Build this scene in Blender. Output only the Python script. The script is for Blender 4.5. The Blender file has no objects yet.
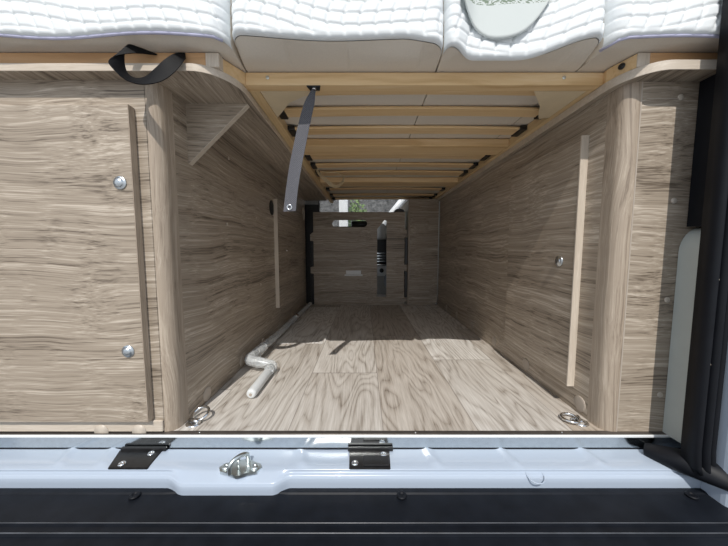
import bpy, bmesh, math, random
from mathutils import Vector, Matrix
from mathutils.geometry import tessellate_polygon
from mathutils import noise as mnoise
random.seed(7)
S = bpy.context.scene
COL = S.collection
V = Vector
PI = math.pi

# ------------------------------------------------------------------ materials
def srgb(r, g, b):
    f = lambda c: (c/255/12.92 if c <= 10 else ((c/255+.055)/1.055)**2.4)
    return (f(r), f(g), f(b), 1)

def newmat(name):
    m = bpy.data.materials.new(name); m.use_nodes = True
    nt = m.node_tree; nt.nodes.clear()
    out = nt.nodes.new('ShaderNodeOutputMaterial')
    b = nt.nodes.new('ShaderNodeBsdfPrincipled')
    nt.links.new(b.outputs[0], out.inputs[0])
    return m, nt, b

def nd(nt, typ, **kw):
    n = nt.nodes.new(typ)
    for k, v in kw.items():
        if hasattr(n, k): setattr(n, k, v)
        else: n.inputs[k].default_value = v
    return n

def L(nt, a, b): nt.links.new(a, b)

def ramp(nt, fac, stops):
    r = nd(nt, 'ShaderNodeValToRGB')
    e = r.color_ramp.elements
    while len(e) < len(stops): e.new(.5)
    for el, (p, c) in zip(e, stops): el.position = p; el.color = c
    L(nt, fac, r.inputs[0]); return r.outputs[0]

def math_(nt, op, a, b=None):
    n = nd(nt, 'ShaderNodeMath', operation=op)
    for i, x in enumerate((a, b)):
        if x is None: continue
        if isinstance(x, (int, float)): n.inputs[i].default_value = x
        else: L(nt, x, n.inputs[i])
    return n.outputs[0]

def mixc(nt, fac, a, b, mode='MIX'):
    n = nd(nt, 'ShaderNodeMix', data_type='RGBA', blend_type=mode)
    for s, x in ((0, fac), (6, a), (7, b)):
        if isinstance(x, (int, float, tuple)): n.inputs[s].default_value = x
        else: L(nt, x, n.inputs[s])
    return n.outputs[2]

def bump(nt, b, h, strength=.3, dist=.002):
    n = nd(nt, 'ShaderNodeBump', Strength=strength, Distance=dist)
    L(nt, h, n.inputs['Height']); L(nt, n.outputs[0], b.inputs['Normal'])

def plain(name, col, rough=.5, metal=0, coat=0, var=.06, scale=30, bmp=0, spec=.5):
    m, nt, b = newmat(name)
    tc = nd(nt, 'ShaderNodeTexCoord')
    n = nd(nt, 'ShaderNodeTexNoise', Scale=scale, Detail=4.0); L(nt, tc.outputs['Object'], n.inputs['Vector'])
    lo = tuple(c*(1-var) for c in col[:3])+(1,); hi = tuple(min(1, c*(1+var)) for c in col[:3])+(1,)
    L(nt, ramp(nt, n.outputs[0], [(.3, lo), (.7, hi)]), b.inputs['Base Color'])
    b.inputs['Roughness'].default_value = rough; b.inputs['Metallic'].default_value = metal
    b.inputs['Coat Weight'].default_value = coat; b.inputs['Specular IOR Level'].default_value = spec
    if bmp: bump(nt, b, n.outputs[0], bmp, .001)
    return m

def wood(name, axis, dark, mid, light, cross=135, long=.95, rough=.42, fine=.8, off=0.0):
    m, nt, b = newmat(name)
    tc = nd(nt, 'ShaderNodeTexCoord')
    wn_ = nd(nt, 'ShaderNodeTexNoise', Scale=3.2, Detail=1.5); L(nt, tc.outputs['Object'], wn_.inputs['Vector'])
    wv = nd(nt, 'ShaderNodeVectorMath', operation='SUBTRACT'); L(nt, wn_.outputs['Color'], wv.inputs[0]); wv.inputs[1].default_value = (.5, .5, .5)
    ws_ = nd(nt, 'ShaderNodeVectorMath', operation='SCALE'); L(nt, wv.outputs[0], ws_.inputs[0]); ws_.inputs['Scale'].default_value = .05
    wa = nd(nt, 'ShaderNodeVectorMath', operation='ADD'); L(nt, tc.outputs['Object'], wa.inputs[0]); L(nt, ws_.outputs[0], wa.inputs[1])
    def mp(l, c):
        n = nd(nt, 'ShaderNodeMapping')
        n.inputs['Scale'].default_value = [l if a == axis else c for a in 'XYZ']
        n.inputs['Location'].default_value = (off, off*1.7, off*.6)
        L(nt, wa.outputs[0], n.inputs['Vector']); return n.outputs[0]
    n1 = nd(nt, 'ShaderNodeTexNoise', Scale=1.0, Detail=5.0, Roughness=.6, Distortion=.12); L(nt, mp(long, cross), n1.inputs['Vector'])
    n2 = nd(nt, 'ShaderNodeTexNoise', Scale=1.0, Detail=3.0, Roughness=.6); L(nt, mp(long*6, cross*4), n2.inputs['Vector'])
    n3 = nd(nt, 'ShaderNodeTexNoise', Scale=1.0, Detail=2.0); L(nt, mp(long*.9, cross*.10), n3.inputs['Vector'])
    s = math_(nt, 'ADD', math_(nt, 'MULTIPLY', n1.outputs[0], 1-fine*.5), math_(nt, 'MULTIPLY', n2.outputs[0], fine*.5))
    s = math_(nt, 'ADD', s, math_(nt, 'MULTIPLY', math_(nt, 'SUBTRACT', n3.outputs[0], .5), .35))
    c = ramp(nt, s, [(.355, dark), (.475, mid), (.525, mid), (.65, light)])
    L(nt, c, b.inputs['Base Color'])
    b.inputs['Roughness'].default_value = rough
    bump(nt, b, s, .12, .0012)
    return m

D_, M_, L_ = (.130, .100, .073, 1), (.345, .285, .222, 1), (.57, .495, .41, 1)
WX = wood('laminate_grain_x', 'X', D_, M_, L_)
WY = wood('laminate_grain_y', 'Y', D_, M_, L_, off=3.1)
WZ = wood('laminate_grain_z', 'Z', (.23, .180, .135, 1), (.375, .305, .237, 1), (.52, .44, .352, 1), cross=170, long=1.6, off=5.7)
WED = wood('laminate_edge_band', 'X', (.48, .41, .33, 1), (.56, .485, .40, 1), (.64, .565, .475, 1), cross=80, long=3)
WEZ = wood('laminate_edge_band_upright', 'Z', (.48, .41, .33, 1), (.56, .485, .40, 1), (.64, .565, .475, 1), cross=80, long=3)
PX = wood('pine_x', 'X', (.62, .41, .20, 1), (.74, .525, .285, 1), (.82, .62, .38, 1), cross=40, long=1.2, rough=.5, fine=.3)
PXO = wood('orange_pine_x', 'X', (.50, .29, .14, 1), (.60, .36, .18, 1), (.66, .42, .23, 1), cross=40, long=1.2, rough=.5, fine=.3, off=2)
PY = wood('pine_y', 'Y', (.54, .37, .19, 1), (.66, .48, .26, 1), (.74, .57, .34, 1), cross=40, long=1.2, rough=.5, fine=.3, off=4)
PLY = plain('birch_plywood', (.68, .56, .38, 1), .55, var=.07, scale=12)

def floor_mat():
    m, nt, b = newmat('oak_plank_vinyl')
    tc = nd(nt, 'ShaderNodeTexCoord'); sp = nd(nt, 'ShaderNodeSeparateXYZ'); L(nt, tc.outputs['Object'], sp.inputs[0])
    x, y = sp.outputs[0], sp.outputs[1]
    u = math_(nt, 'DIVIDE', math_(nt, 'ADD', x, .124+.243*5), .243)
    ix = math_(nt, 'FLOOR', u)
    wn = nd(nt, 'ShaderNodeTexWhiteNoise', noise_dimensions='1D'); L(nt, ix, wn.inputs['W'])
    # end joints stepped plank by plank
    sh = math_(nt, 'MULTIPLY', math_(nt, 'FRACT', math_(nt, 'MULTIPLY', ix, .435)), 1.0)
    v = math_(nt, 'DIVIDE', math_(nt, 'ADD', y, math_(nt, 'ADD', sh, -.075)), .9)
    iy = math_(nt, 'FLOOR', v)
    cid = math_(nt, 'ADD', math_(nt, 'MULTIPLY', ix, 7.31), math_(nt, 'MULTIPLY', iy, 3.77))
    wc = nd(nt, 'ShaderNodeTexWhiteNoise', noise_dimensions='1D'); L(nt, cid, wc.inputs['W'])
    cb = nd(nt, 'ShaderNodeCombineXYZ')
    L(nt, math_(nt, 'MULTIPLY', x, 8.0), cb.inputs[0]); L(nt, math_(nt, 'MULTIPLY', y, 1.15), cb.inputs[1])
    L(nt, math_(nt, 'MULTIPLY', cid, 5.3), cb.inputs[2])
    n1 = nd(nt, 'ShaderNodeTexNoise', Scale=1.0, Detail=2.0, Roughness=.45, Distortion=.35); L(nt, cb.outputs[0], n1.inputs['Vector'])
    rings = math_(nt, 'ABSOLUTE', math_(nt, 'SUBTRACT', math_(nt, 'FRACT', math_(nt, 'MULTIPLY', n1.outputs[0], 17.0)), .5))
    rings = math_(nt, 'MULTIPLY', math_(nt, 'MINIMUM', math_(nt, 'MULTIPLY', math_(nt, 'POWER', math_(nt, 'MULTIPLY', rings, 2.0), .55), 1.15), 1.0), .5)
    cb2 = nd(nt, 'ShaderNodeCombineXYZ')
    L(nt, math_(nt, 'MULTIPLY', x, 190), cb2.inputs[0]); L(nt, math_(nt, 'MULTIPLY', y, 9), cb2.inputs[1]); L(nt, cid, cb2.inputs[2])
    n2 = nd(nt, 'ShaderNodeTexNoise', Scale=1.0, Detail=4.0, Roughness=.65); L(nt, cb2.outputs[0], n2.inputs['Vector'])
    cb3 = nd(nt, 'ShaderNodeCombineXYZ')
    L(nt, math_(nt, 'MULTIPLY', x, 14), cb3.inputs[0]); L(nt, math_(nt, 'MULTIPLY', y, 2), cb3.inputs[1]); L(nt, math_(nt, 'MULTIPLY', cid, 2.1), cb3.inputs[2])
    n3 = nd(nt, 'ShaderNodeTexNoise', Scale=1.0, Detail=3.0); L(nt, cb3.outputs[0], n3.inputs['Vector'])
    g = math_(nt, 'ADD', math_(nt, 'MULTIPLY', rings, .50), math_(nt, 'ADD', math_(nt, 'MULTIPLY', n2.outputs[0], .70), math_(nt, 'MULTIPLY', n3.outputs[0], .35)))
    c = ramp(nt, g, [(.38, (.17, .142, .115, 1)), (.52, (.385, .35, .31, 1)), (.68, (.57, .54, .50, 1)), (.88, (.72, .70, .665, 1))])
    tone = ramp(nt, wc.outputs[0], [(0, (.68, .60, .52, 1)), (.35, (.82, .79, .76, 1)), (.6, (1.0, .99, .98, 1)), (1, (1.22, 1.24, 1.26, 1))])
    c = mixc(nt, 1.0, c, tone, 'MULTIPLY')
    fu = math_(nt, 'FRACT', u); fv = math_(nt, 'FRACT', v)
    e1 = math_(nt, 'LESS_THAN', math_(nt, 'MINIMUM', fu, math_(nt, 'SUBTRACT', 1.0, fu)), .006)
    e2 = math_(nt, 'LESS_THAN', math_(nt, 'MINIMUM', fv, math_(nt, 'SUBTRACT', 1.0, fv)), .0028)
    e = math_(nt, 'MULTIPLY', math_(nt, 'MAXIMUM', e1, e2), .5)
    c = mixc(nt, e, c, (.15, .12, .10, 1))
    L(nt, c, b.inputs['Base Color'])
    b.inputs['Roughness'].default_value = .42
    bump(nt, b, g, .12, .001)
    return m
FLOOR = floor_mat()

QUILT = plain('white_quilted_knit', (.76, .79, .805, 1), .85, var=.015, scale=600, bmp=.1)
CREAM = plain('cream_mattress_base', (.66, .60, .52, 1), .9, var=.03, scale=300, bmp=.15)
PIPE = plain('lilac_piping', (.50, .50, .66, 1), .6, var=.1)
BLACKW = None
def webbing(name, col, axis_scale=900):
    m, nt, b = newmat(name)
    tc = nd(nt, 'ShaderNodeTexCoord')
    w = nd(nt, 'ShaderNodeTexChecker', Scale=420.0); L(nt, tc.outputs['Object'], w.inputs['Vector'])
    n = nd(nt, 'ShaderNodeTexNoise', Scale=500.0); L(nt, tc.outputs['Object'], n.inputs['Vector'])
    c1 = tuple(c*.72 for c in col[:3])+(1,); c2 = tuple(c*1.25 for c in col[:3])+(1,)
    w.inputs['Color1'].default_value = c1; w.inputs['Color2'].default_value = c2
    L(nt, mixc(nt, .4, w.outputs[0], n.outputs[0], 'OVERLAY'), b.inputs['Base Color'])
    b.inputs['Roughness'].default_value = .6; b.inputs['Specular IOR Level'].default_value = .15
    bump(nt, b, n.outputs[0], .4, .0008)
    return m
BLACKW = webbing('black_webbing', (.0035, .0035, .0045, 1))
GREYW = webbing('charcoal_webbing', (.105, .105, .118, 1))
TANW = webbing('tan_webbing', (.70, .60, .42, 1))
CHROME = plain('chrome', (.78, .79, .80, 1), .16, 1.0, var=.03)
SATIN = plain('satin_chrome', (.62, .66, .69, 1), .3, 1.0, var=.03)
ZINC = plain('zinc_plate', (.72, .76, .75, 1), .28, 1.0, var=.15, scale=60)
ALU = plain('brushed_aluminium', (.62, .65, .66, 1), .14, 1.0, var=.05, scale=80)
DARKALU = plain('bronze_edge_trim', (.13, .115, .105, 1), .35, .6, var=.1)
PAINT = plain('white_body_paint', (.41, .475, .57, 1), .22, 0, coat=.6, var=.01, scale=3)
GREYP = plain('grey_primer_paint', (.50, .53, .50, 1), .4, 0, var=.02)
BUMP = plain('black_bumper_plastic', (.008, .0098, .014, 1), .45, var=.25, scale=25, bmp=.06, spec=.16)
RIDGE_GLINT = plain('ridge_glint_grey', (.065, .07, .08, 1), .4, var=.4, scale=15)
RUBBER = plain('black_rubber', (.006, .007, .010, 1), .5, var=.15, scale=40, spec=.22)
BLKP = plain('black_plastic', (.012, .012, .013, 1), .32, var=.3, scale=70, bmp=.1)
CAPM = plain('laminate_screw_cap', (.52, .46, .39, 1), .4, var=.05)
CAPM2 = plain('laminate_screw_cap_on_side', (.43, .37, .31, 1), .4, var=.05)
GRIPW = plain('white_plastic_grip', (.68, .70, .70, 1), .4, var=.03)
GALV = plain('grey_steel_rod', (.45, .47, .48, 1), .3, .8, var=.1)
WHITEP = plain('white_plastic', (.80, .82, .83, 1), .35, var=.02)
LINER = plain('van_lining', (.42, .41, .39, 1), .8, var=.05)
SEATF = plain('dark_seat_fabric', (.055, .06, .07, 1), .85, var=.15, scale=120)
SEATL = plain('grey_seat_leather', (.12, .125, .135, 1), .5, var=.1)
PRINTG = None
def wrap_mat():
    m, nt, b = newmat('clear_plastic_wrap')
    tc = nd(nt, 'ShaderNodeTexCoord')
    v = nd(nt, 'ShaderNodeTexVoronoi', Scale=110.0); L(nt, tc.outputs['Object'], v.inputs['Vector'])
    b.inputs['Base Color'].default_value = (.86, .89, .90, 1)
    b.inputs['Roughness'].default_value = .15; b.inputs['Alpha'].default_value = .5
    bump(nt, b, v.outputs['Distance'], .9, .006)
    return m
WRAP = wrap_mat()
def leaf_mat():
    m, nt, b = newmat('leaf_print_cloth')
    tc = nd(nt, 'ShaderNodeTexCoord'); sp = nd(nt, 'ShaderNodeSeparateXYZ'); L(nt, tc.outputs['Object'], sp.inputs[0])
    mp = nd(nt, 'ShaderNodeMapping'); mp.inputs['Scale'].default_value = (1, 1, 2.6); mp.inputs['Rotation'].default_value = (0, .6, 0)
    L(nt, tc.outputs['Object'], mp.inputs[0])
    w = nd(nt, 'ShaderNodeTexNoise', Scale=85.0, Detail=2.0, Distortion=1.2); L(nt, mp.outputs[0], w.inputs['Vector'])
    leaf = math_(nt, 'GREATER_THAN', w.outputs[0], .5)
    up = math_(nt, 'GREATER_THAN', sp.outputs[2], .0)
    c = mixc(nt, math_(nt, 'MULTIPLY', leaf, up), (.60, .64, .63, 1), (.20, .25, .19, 1))
    L(nt, c, b.inputs['Base Color']); b.inputs['Roughness'].default_value = .9
    return m
LEAFC = leaf_mat()
def speck(name, c1, c2, scale):
    m, nt, b = newmat(name)
    tc = nd(nt, 'ShaderNodeTexCoord')
    n = nd(nt, 'ShaderNodeTexNoise', Scale=scale, Detail=6.0, Roughness=.8); L(nt, tc.outputs['Object'], n.inputs['Vector'])
    L(nt, ramp(nt, n.outputs[0], [(.40, c1), (.62, c2)]), b.inputs['Base Color'])
    b.inputs['Roughness'].default_value = .9
    return m
ASPH = speck('pale_paving', (.30, .295, .285, 1), (.40, .395, .385, 1), 40)
ROCK = speck('grey_gravel_bank_mat', (.02, .02, .02, 1), (.15, .148, .145, 1), 9)
BUSHM = speck('green_foliage', (.10, .17, .05, 1), (.30, .42, .16, 1), 14)
def glass_mat():
    m, nt, b = newmat('windscreen_glass')
    b.inputs['Base Color'].default_value = (.95, .98, .97, 1); b.inputs['Roughness'].default_value = .02
    b.inputs['Alpha'].default_value = .12
    return m
GLASS = glass_mat()

# ------------------------------------------------------------------ mesh helpers
class MB:
    """collects shapes (world metres) and links them as ONE mesh object"""
    def __init__(s): s.bm = bmesh.new()
    def box(s, x0, x1, y0, y1, z0, z1, bev=0, seg=2, mi=0):
        t = bmesh.new()
        bmesh.ops.create_cube(t, size=1)
        for v in t.verts:
            v.co = V(((x0+x1)/2+v.co.x*(x1-x0), (y0+y1)/2+v.co.y*(y1-y0), (z0+z1)/2+v.co.z*(z1-z0)))
        if bev:
            bmesh.ops.bevel(t, geom=t.edges[:], offset=bev, segments=seg, profile=.5, affect='EDGES')
        s.merge(t, mi); return s
    def merge(s, t, mi=0):
        vs = {v: s.bm.verts.new(v.co) for v in t.verts}
        for f in t.faces:
            try:
                nf = s.bm.faces.new([vs[v] for v in f.verts]); nf.material_index = mi; nf.smooth = f.smooth
            except ValueError: pass
        t.free()
    def tube(s, pts, r, n=12, caps=True, mi=0, smooth=True, sub=0):
        pts = [V(p) for p in pts]
        if sub: pts = spline(pts, sub)
        rs = r if isinstance(r, (list, tuple)) else [r]*len(pts)
        if len(rs) != len(pts): rs = [rs[min(len(rs)-1, int(i*len(rs)/len(pts)))] for i in range(len(pts))]
        prev = None; rings = []
        for i, p in enumerate(pts):
            d = (pts[min(i+1, len(pts)-1)]-pts[max(i-1, 0)]).normalized()
            if prev is None:
                a = d.cross(V((0, 0, 1)));
                if a.length < .1: a = d.cross(V((0, 1, 0)))
                a.normalize()
            else: a = (prev-d*prev.dot(d)).normalized()
            prev = a; b = d.cross(a)
            rings.append([s.bm.verts.new(p+(a*math.cos(2*PI*k/n)+b*math.sin(2*PI*k/n))*rs[i]) for k in range(n)])
        for A, B in zip(rings, rings[1:]):
            for k in range(n):
                f = s.bm.faces.new((A[k], A[(k+1) % n], B[(k+1) % n], B[k])); f.smooth = smooth; f.material_index = mi
        if caps:
            for R in (rings[0][::-1], rings[-1]):
                f = s.bm.faces.new(R); f.material_index = mi
        return s
    def ring(s, c, R, r, ax, ay, n=28, m=10, k=1.0, mi=0):
        c = V(c); ax = V(ax).normalized(); ay = V(ay).normalized(); az = ax.cross(ay)
        rings = []
        for i in range(n):
            t = 2*PI*i/n; d = ax*math.cos(t)+ay*math.sin(t)
            o = c+ax*math.cos(t)*R+ay*math.sin(t)*R*k
            rings.append([s.bm.verts.new(o+(d*math.cos(2*PI*j/m)+az*math.sin(2*PI*j/m))*r) for j in range(m)])
        for i in range(n):
            A, B = rings[i], rings[(i+1) % n]
            for j in range(m):
                f = s.bm.faces.new((A[j], B[j], B[(j+1) % m], A[(j+1) % m])); f.smooth = True; f.material_index = mi
        return s
    def lathe(s, c, axis, prof, n=24, mi=0, smooth=True):
        """prof: list of (radius, along axis)"""
        c = V(c); ax = V(axis).normalized()
        a = ax.orthogonal().normalized(); b = ax.cross(a)
        rings = []
        for r, h in prof:
            rings.append([s.bm.verts.new(c+ax*h+(a*math.cos(2*PI*k/n)+b*math.sin(2*PI*k/n))*max(r, 1e-5)) for k in range(n)])
        for A, B in zip(rings, rings[1:]):
            for k in range(n):
                f = s.bm.faces.new((A[k], A[(k+1) % n], B[(k+1) % n], B[k])); f.smooth = smooth; f.material_index = mi
        s.bm.faces.new(rings[0][::-1]).material_index = mi; s.bm.faces.new(rings[-1]).material_index = mi
        return s
    def prism(s, outer, holes, o, u, v, thick, mi=0):
        """polygon in (u,v) with holes, at origin o, extruded along u x v"""
        o, u, v = V(o), V(u), V(v); w = u.cross(v).normalized()*thick
        loops = [outer]+list(holes)
        polys = [[V((p[0], p[1], 0)) for p in lp] for lp in loops]
        tris = tessellate_polygon(polys)
        flat = [p for lp in polys for p in lp]
        A = [s.bm.verts.new(o+u*p.x+v*p.y) for p in flat]
        B = [s.bm.verts.new(o+u*p.x+v*p.y+w) for p in flat]
        for t in tris:
            for q in ([A[i] for i in t], [B[i] for i in reversed(t)]):
                try: s.bm.faces.new(q).material_index = mi
                except ValueError: pass
        k = 0
        for lp in loops:
            n = len(lp)
            for i in range(n):
                a, b = k+i, k+(i+1) % n
                s.bm.faces.new((A[a], A[b], B[b], B[a])).material_index = mi
            k += n
        return s
    def ribbon(s, pts, wid, thick=.0015, sub=6, mi=0):
        pts = [V(p) for p in pts]; wid = [V(w) for w in wid]
        P = spline(pts, sub); W = spline(wid, sub)
        row = []
        for i, (p, w) in enumerate(zip(P, W)):
            d = (P[min(i+1, len(P)-1)]-P[max(i-1, 0)])
            n = d.cross(w)
            n = n.normalized()*thick/2 if n.length > 1e-9 else V((0, 0, thick/2))
            row.append([s.bm.verts.new(q) for q in (p-w/2-n, p+w/2-n, p+w/2+n, p-w/2+n)])
        for A, B in zip(row, row[1:]):
            for k in range(4):
                f = s.bm.faces.new((A[k], A[(k+1) % 4], B[(k+1) % 4], B[k])); f.material_index = mi; f.smooth = False
        s.bm.faces.new(row[0][::-1]); s.bm.faces.new(row[-1])
        return s
    def grid(s, rows, mi=0, smooth=True, close=False):
        R = [[s.bm.verts.new(p) for p in r] for r in rows]
        for A, B in zip(R, R[1:]):
            n = len(A)
            for k in range(n if close else n-1):
                f = s.bm.faces.new((A[k], A[(k+1) % n], B[(k+1) % n], B[k])); f.smooth = smooth
                f.material_index = mi(f) if callable(mi) else mi
        return R
    def build(s, name, mats, parent=None, weld=False, recalc=True):
        if weld: bmesh.ops.remove_doubles(s.bm, verts=s.bm.verts[:], dist=1e-5)
        if recalc: bmesh.ops.recalc_face_normals(s.bm, faces=s.bm.faces[:])
        base = V((0, 0, 0)); q = parent
        while q: base += q.location; q = q.parent
        if parent is None:
            zs = [v.co for v in s.bm.verts]
            base = V((sum(c.x for c in zs)/len(zs), sum(c.y for c in zs)/len(zs), min(c.z for c in zs)))
        for v in s.bm.verts: v.co -= base
        me = bpy.data.meshes.new(name); s.bm.to_mesh(me); s.bm.free()
        for m in (mats if isinstance(mats, (list, tuple)) else [mats]): me.materials.append(m)
        o = bpy.data.objects.new(name, me); COL.objects.link(o)
        if parent: o.parent = parent
        else: o.location = base
        return o

def spline(P, k):
    out = []
    for i in range(len(P)-1):
        p0, p1, p2, p3 = P[max(i-1, 0)], P[i], P[i+1], P[min(i+2, len(P)-1)]
        for j in range(k):
            t = j/k
            out.append(.5*((2*p1)+(p2-p0)*t+(2*p0-5*p1+4*p2-p3)*t*t+(3*p1-p0-3*p2+p3)*t**3))
    out.append(P[-1]); return out

def thing(name, label, cat, loc, group=None):
    o = bpy.data.objects.new(name, None); o.empty_display_size = .05
    COL.objects.link(o); o.location = loc; o['label'] = label; o['category'] = cat
    if group: o['group'] = group
    return o
def tag(o, label, cat, group=None):
    o['label'] = label; o['category'] = cat
    if group: o['group'] = group
    return o
def struct(o, label=None, cat=None):
    o['kind'] = 'structure'
    if label: o['label'] = label
    if cat: o['category'] = cat
    return o
def place_copy(o, loc, parent=None):
    c = o.copy(); COL.objects.link(c); c.parent = parent
    c.location = loc
    return c

def ellipse(cx, cy, a, b, n=20): return [(cx+a*math.cos(2*PI*i/n), cy+b*math.sin(2*PI*i/n)) for i in range(n)]
def stadium(x0, x1, y0, y1, n=8):
    r = (y1-y0)/2; cy = (y0+y1)/2
    return [(x1-r+r*math.cos(-PI/2+PI*i/n), cy+r*math.sin(-PI/2+PI*i/n)) for i in range(n+1)] + \
           [(x0+r+r*math.cos(PI/2+PI*i/n), cy+r*math.sin(PI/2+PI*i/n)) for i in range(n+1)]

# ------------------------------------------------------------------ the van shell (setting)
YF = .70          # front plane of the two benches
XL, XR = -.477, .607
struct(MB().box(-1.0, .86, .705, 5.2, -.02, 0).build('floor', FLOOR), 'grey oak plank vinyl floor of the garage', 'floor').location
struct(MB().prism([(.66, -.1), (5.2, -.1), (5.2, 1.62), (.66, 1.62)], [[(2.42, .02), (3.9, .02), (3.9, 1.5), (2.42, 1.5)]], (-1.02, 0, 0), (0, 1, 0), (0, 0, 1), -.05).build('wall_left', LINER), 'pale side wall of the van behind the left bench', 'wall')  # doorway opening is added to let daylight in beyond the partition
struct(MB().box(.88, .93, .66, 5.2, -.1, 1.62).build('wall_right', LINER), 'pale side wall of the van behind the right bench', 'wall')
struct(MB().box(-1.07, .93, .62, 5.2, 1.62, 1.66).build('ceiling', LINER), 'van roof lining above the bed', 'ceiling')
fw = MB().prism([(-1.07, -.1), (.93, -.1), (.93, 1.62), (-1.07, 1.62)], [[(-.8, .84), (.8, .84), (.8, 1.5), (-.8, 1.5)]], (0, 5.25, 0), (1, 0, 0), (0, 0, 1), .05)
struct(fw.build('wall_front', LINER), 'cab end of the van with a wide windscreen opening', 'wall')
wd = MB().prism([(-.8, .84), (.8, .84), (.8, 1.5), (-.8, 1.5)], [[(-.78, .86), (.78, .86), (.78, 1.48), (-.78, 1.48)]], (0, 5.21, 0), (1, 0, 0), (0, 0, 1), .03)
w1 = struct(wd.build('window_1', BLKP), 'windscreen at the far end of the van seen above the partition', 'window')
MB().box(-.785, .785, 5.19, 5.195, .855, 1.485).build('pane', GLASS, w1)

# painted rear sill: profile swept along X, bulging forward at the lock striker, with pressed ribs
def bulge(x):
    def st(a, b): t = min(1, max(0, (x-a)/(b-a))); return t*t*(3-2*t)
    return st(-.450, -.400)*(1-st(-.205, -.165))
def sill_rows():
    rows = []
    xs = [-1.10+2.05*i/440 for i in range(441)]
    for x in xs:
        k = bulge(x)
        lip = .616-.017*k
        dz = 0
        prof = [(.700, -.036), (.680, -.0365), (.660, -.0375), (.642, -.0385), (.634, -.0395), (.626, -.0415), (lip+.010, -.047-.004*k), (lip+.003, -.050-.005*k), (lip, -.056-.006*k), (lip, -.10)]
        row = []
        for j, (y, z) in enumerate(prof):
            for jj in range(4 if j < len(prof)-1 else 1):
                y2, z2 = prof[min(j+1, len(prof)-1)]
                t = jj/4; yy = y+(y2-y)*t; zz = z+(z2-z)*t
                # pressed ribs and the shallow dish round the striker
                for xc, s_ in ((-.150, .012), (.165, .010), (.350, .009), (-.62, .012), (-.72, .012), (.55, .012)):
                    zz += .0035*math.exp(-((x-xc+(yy-.66)*.3)/s_)**2)*max(0, min(1, (yy-.628)/.015))
                d2 = ((x+.285)/.11)**2+((yy-.645)/.035)**2
                zz -= .002*math.exp(-d2*d2)
                d3 = ((x+.08)/.10)**2+((yy-.675)/.03)**2
                zz -= .004*math.exp(-d3*d3)
                row.append((x, yy, zz))
        rows.append(row)
    return rows
mb = MB(); mb.grid(sill_rows())
sill = mb.build('trim_1', PAINT); struct(sill, 'glossy white painted metal sill across the rear opening', 'sill')
# small half-round pressing on the sill lip
MB().ring((.389, .619, -.0495), .019, .0012, (1, 0, 0), (0, 1, .3)).build('sill_plug', PAINT, sill)
# aluminium threshold strip: upright face, lip with its highlight painted white, dark inner edge
al = MB().box(-1.02, .80, .688, .692, -.037, -.004)
lip = MB().box(-1.02, .80, .6855, .6895, -.0055, .0008, .0012, 2)
alo = al.build('trim_2', ALU); struct(alo, 'bright aluminium strip along the front edge of the floor', 'trim')
lip.build('lip_highlight', WHITEP, alo)
MB().box(-1.02, .80, .690, .7045, -.003, .0012, .0005, 1).build('inner_edge', DARKALU, alo)
MB().box(-1.02, .80, .6868, .6882, -.0365, -.0335).build('seal_line', RUBBER, alo)
for x, y in ((-.415, .697), (.13, .697), (.50, .697)):
    MB().lathe((x, y, .001), (0, 0, 1), [(.003, 0), (.0025, .0012), (0, .0015)], 10).build('rivet', CHROME, alo)

# D-pillar
rp = MB().box(.764, .90, .56, .66, -.14, 1.62, .020, 4)
rpo = struct(rp.build('trim_3', PAINT), 'white body pillar to the right of the door seal', 'pillar')
struct(MB().box(-1.12, -1.03, .54, .66, -.14, 1.62, .02, 4).build('trim_4', PAINT), 'white body pillar at the left of the rear opening', 'pillar')
g = MB()
pts = []
for i in range(9):
    a = PI/2*i/8; pts.append((.757+.05-.05*math.cos(a)*1.0, .455+.06*math.sin(a)))
g.prism([(.757, .0)]+pts+[(.83, .515), (.83, .0)], [], (0, .70, 0), (1, 0, 0), (0, 0, 1), .06)
struct(g.build('trim_5', GREYP), 'pale grey inner panel low beside the right door seal', 'trim')
struct(MB().box(.770, .83, .662, .699, .516, .845).build('trim_6', RUBBER), 'black foam strip above the pale grey inner panel', 'trim')

# ground outside
struct(MB().box(-14, 14, -14, 16, -.70, -.62).build('ground', ASPH), 'pale paving outside the van', 'ground')

# ------------------------------------------------------------------ bumper
bp = thing('rear_bumper', 'black ribbed plastic rear bumper step below the white sill', 'bumper', (0, .5, -.3))
rows = []
for i in range(241):
    x = -1.10+2.05*i/240
    k = bulge(x); yb = .628-.017*k
    prof = [(.655, -.082), (yb+.004, -.080), (yb, -.078), (yb-.024+.02*k, -.078), (yb-.027+.02*k, -.0805), (.536, -.0815), (.5345, -.079), (.532, -.079), (.5305, -.083), (.5155, -.083), (.514, -.0805), (.5115, -.0805), (.510, -.085), (.46, -.088), (.40, -.093), (.375, -.105), (.365, -.13), (.36, -.30)]
    rows.append([(x, y, z) for y, z in prof])
mb = MB(); mb.grid(rows, smooth=False); mb.build('step_cover', BUMP, bp)
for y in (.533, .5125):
    MB().box(-1.1, .95, y-.0009, y+.0009, -.0806, -.0784, .0005, 1).build('tread_ridge_glint', RIDGE_GLINT, bp)  # lighter grey strips paint the glint along the ridge edges
for x, y in ((-.505, .596), (.083, .596), (.722, .596)):
    MB().lathe((x, y, -.079), (0, 0, 1), [(.011, 0), (.011, .0025), (.009, .004), (.0055, .0042), (.005, .002), (0, .002)], 18).build('bumper_screw', RUBBER, bp)

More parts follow.
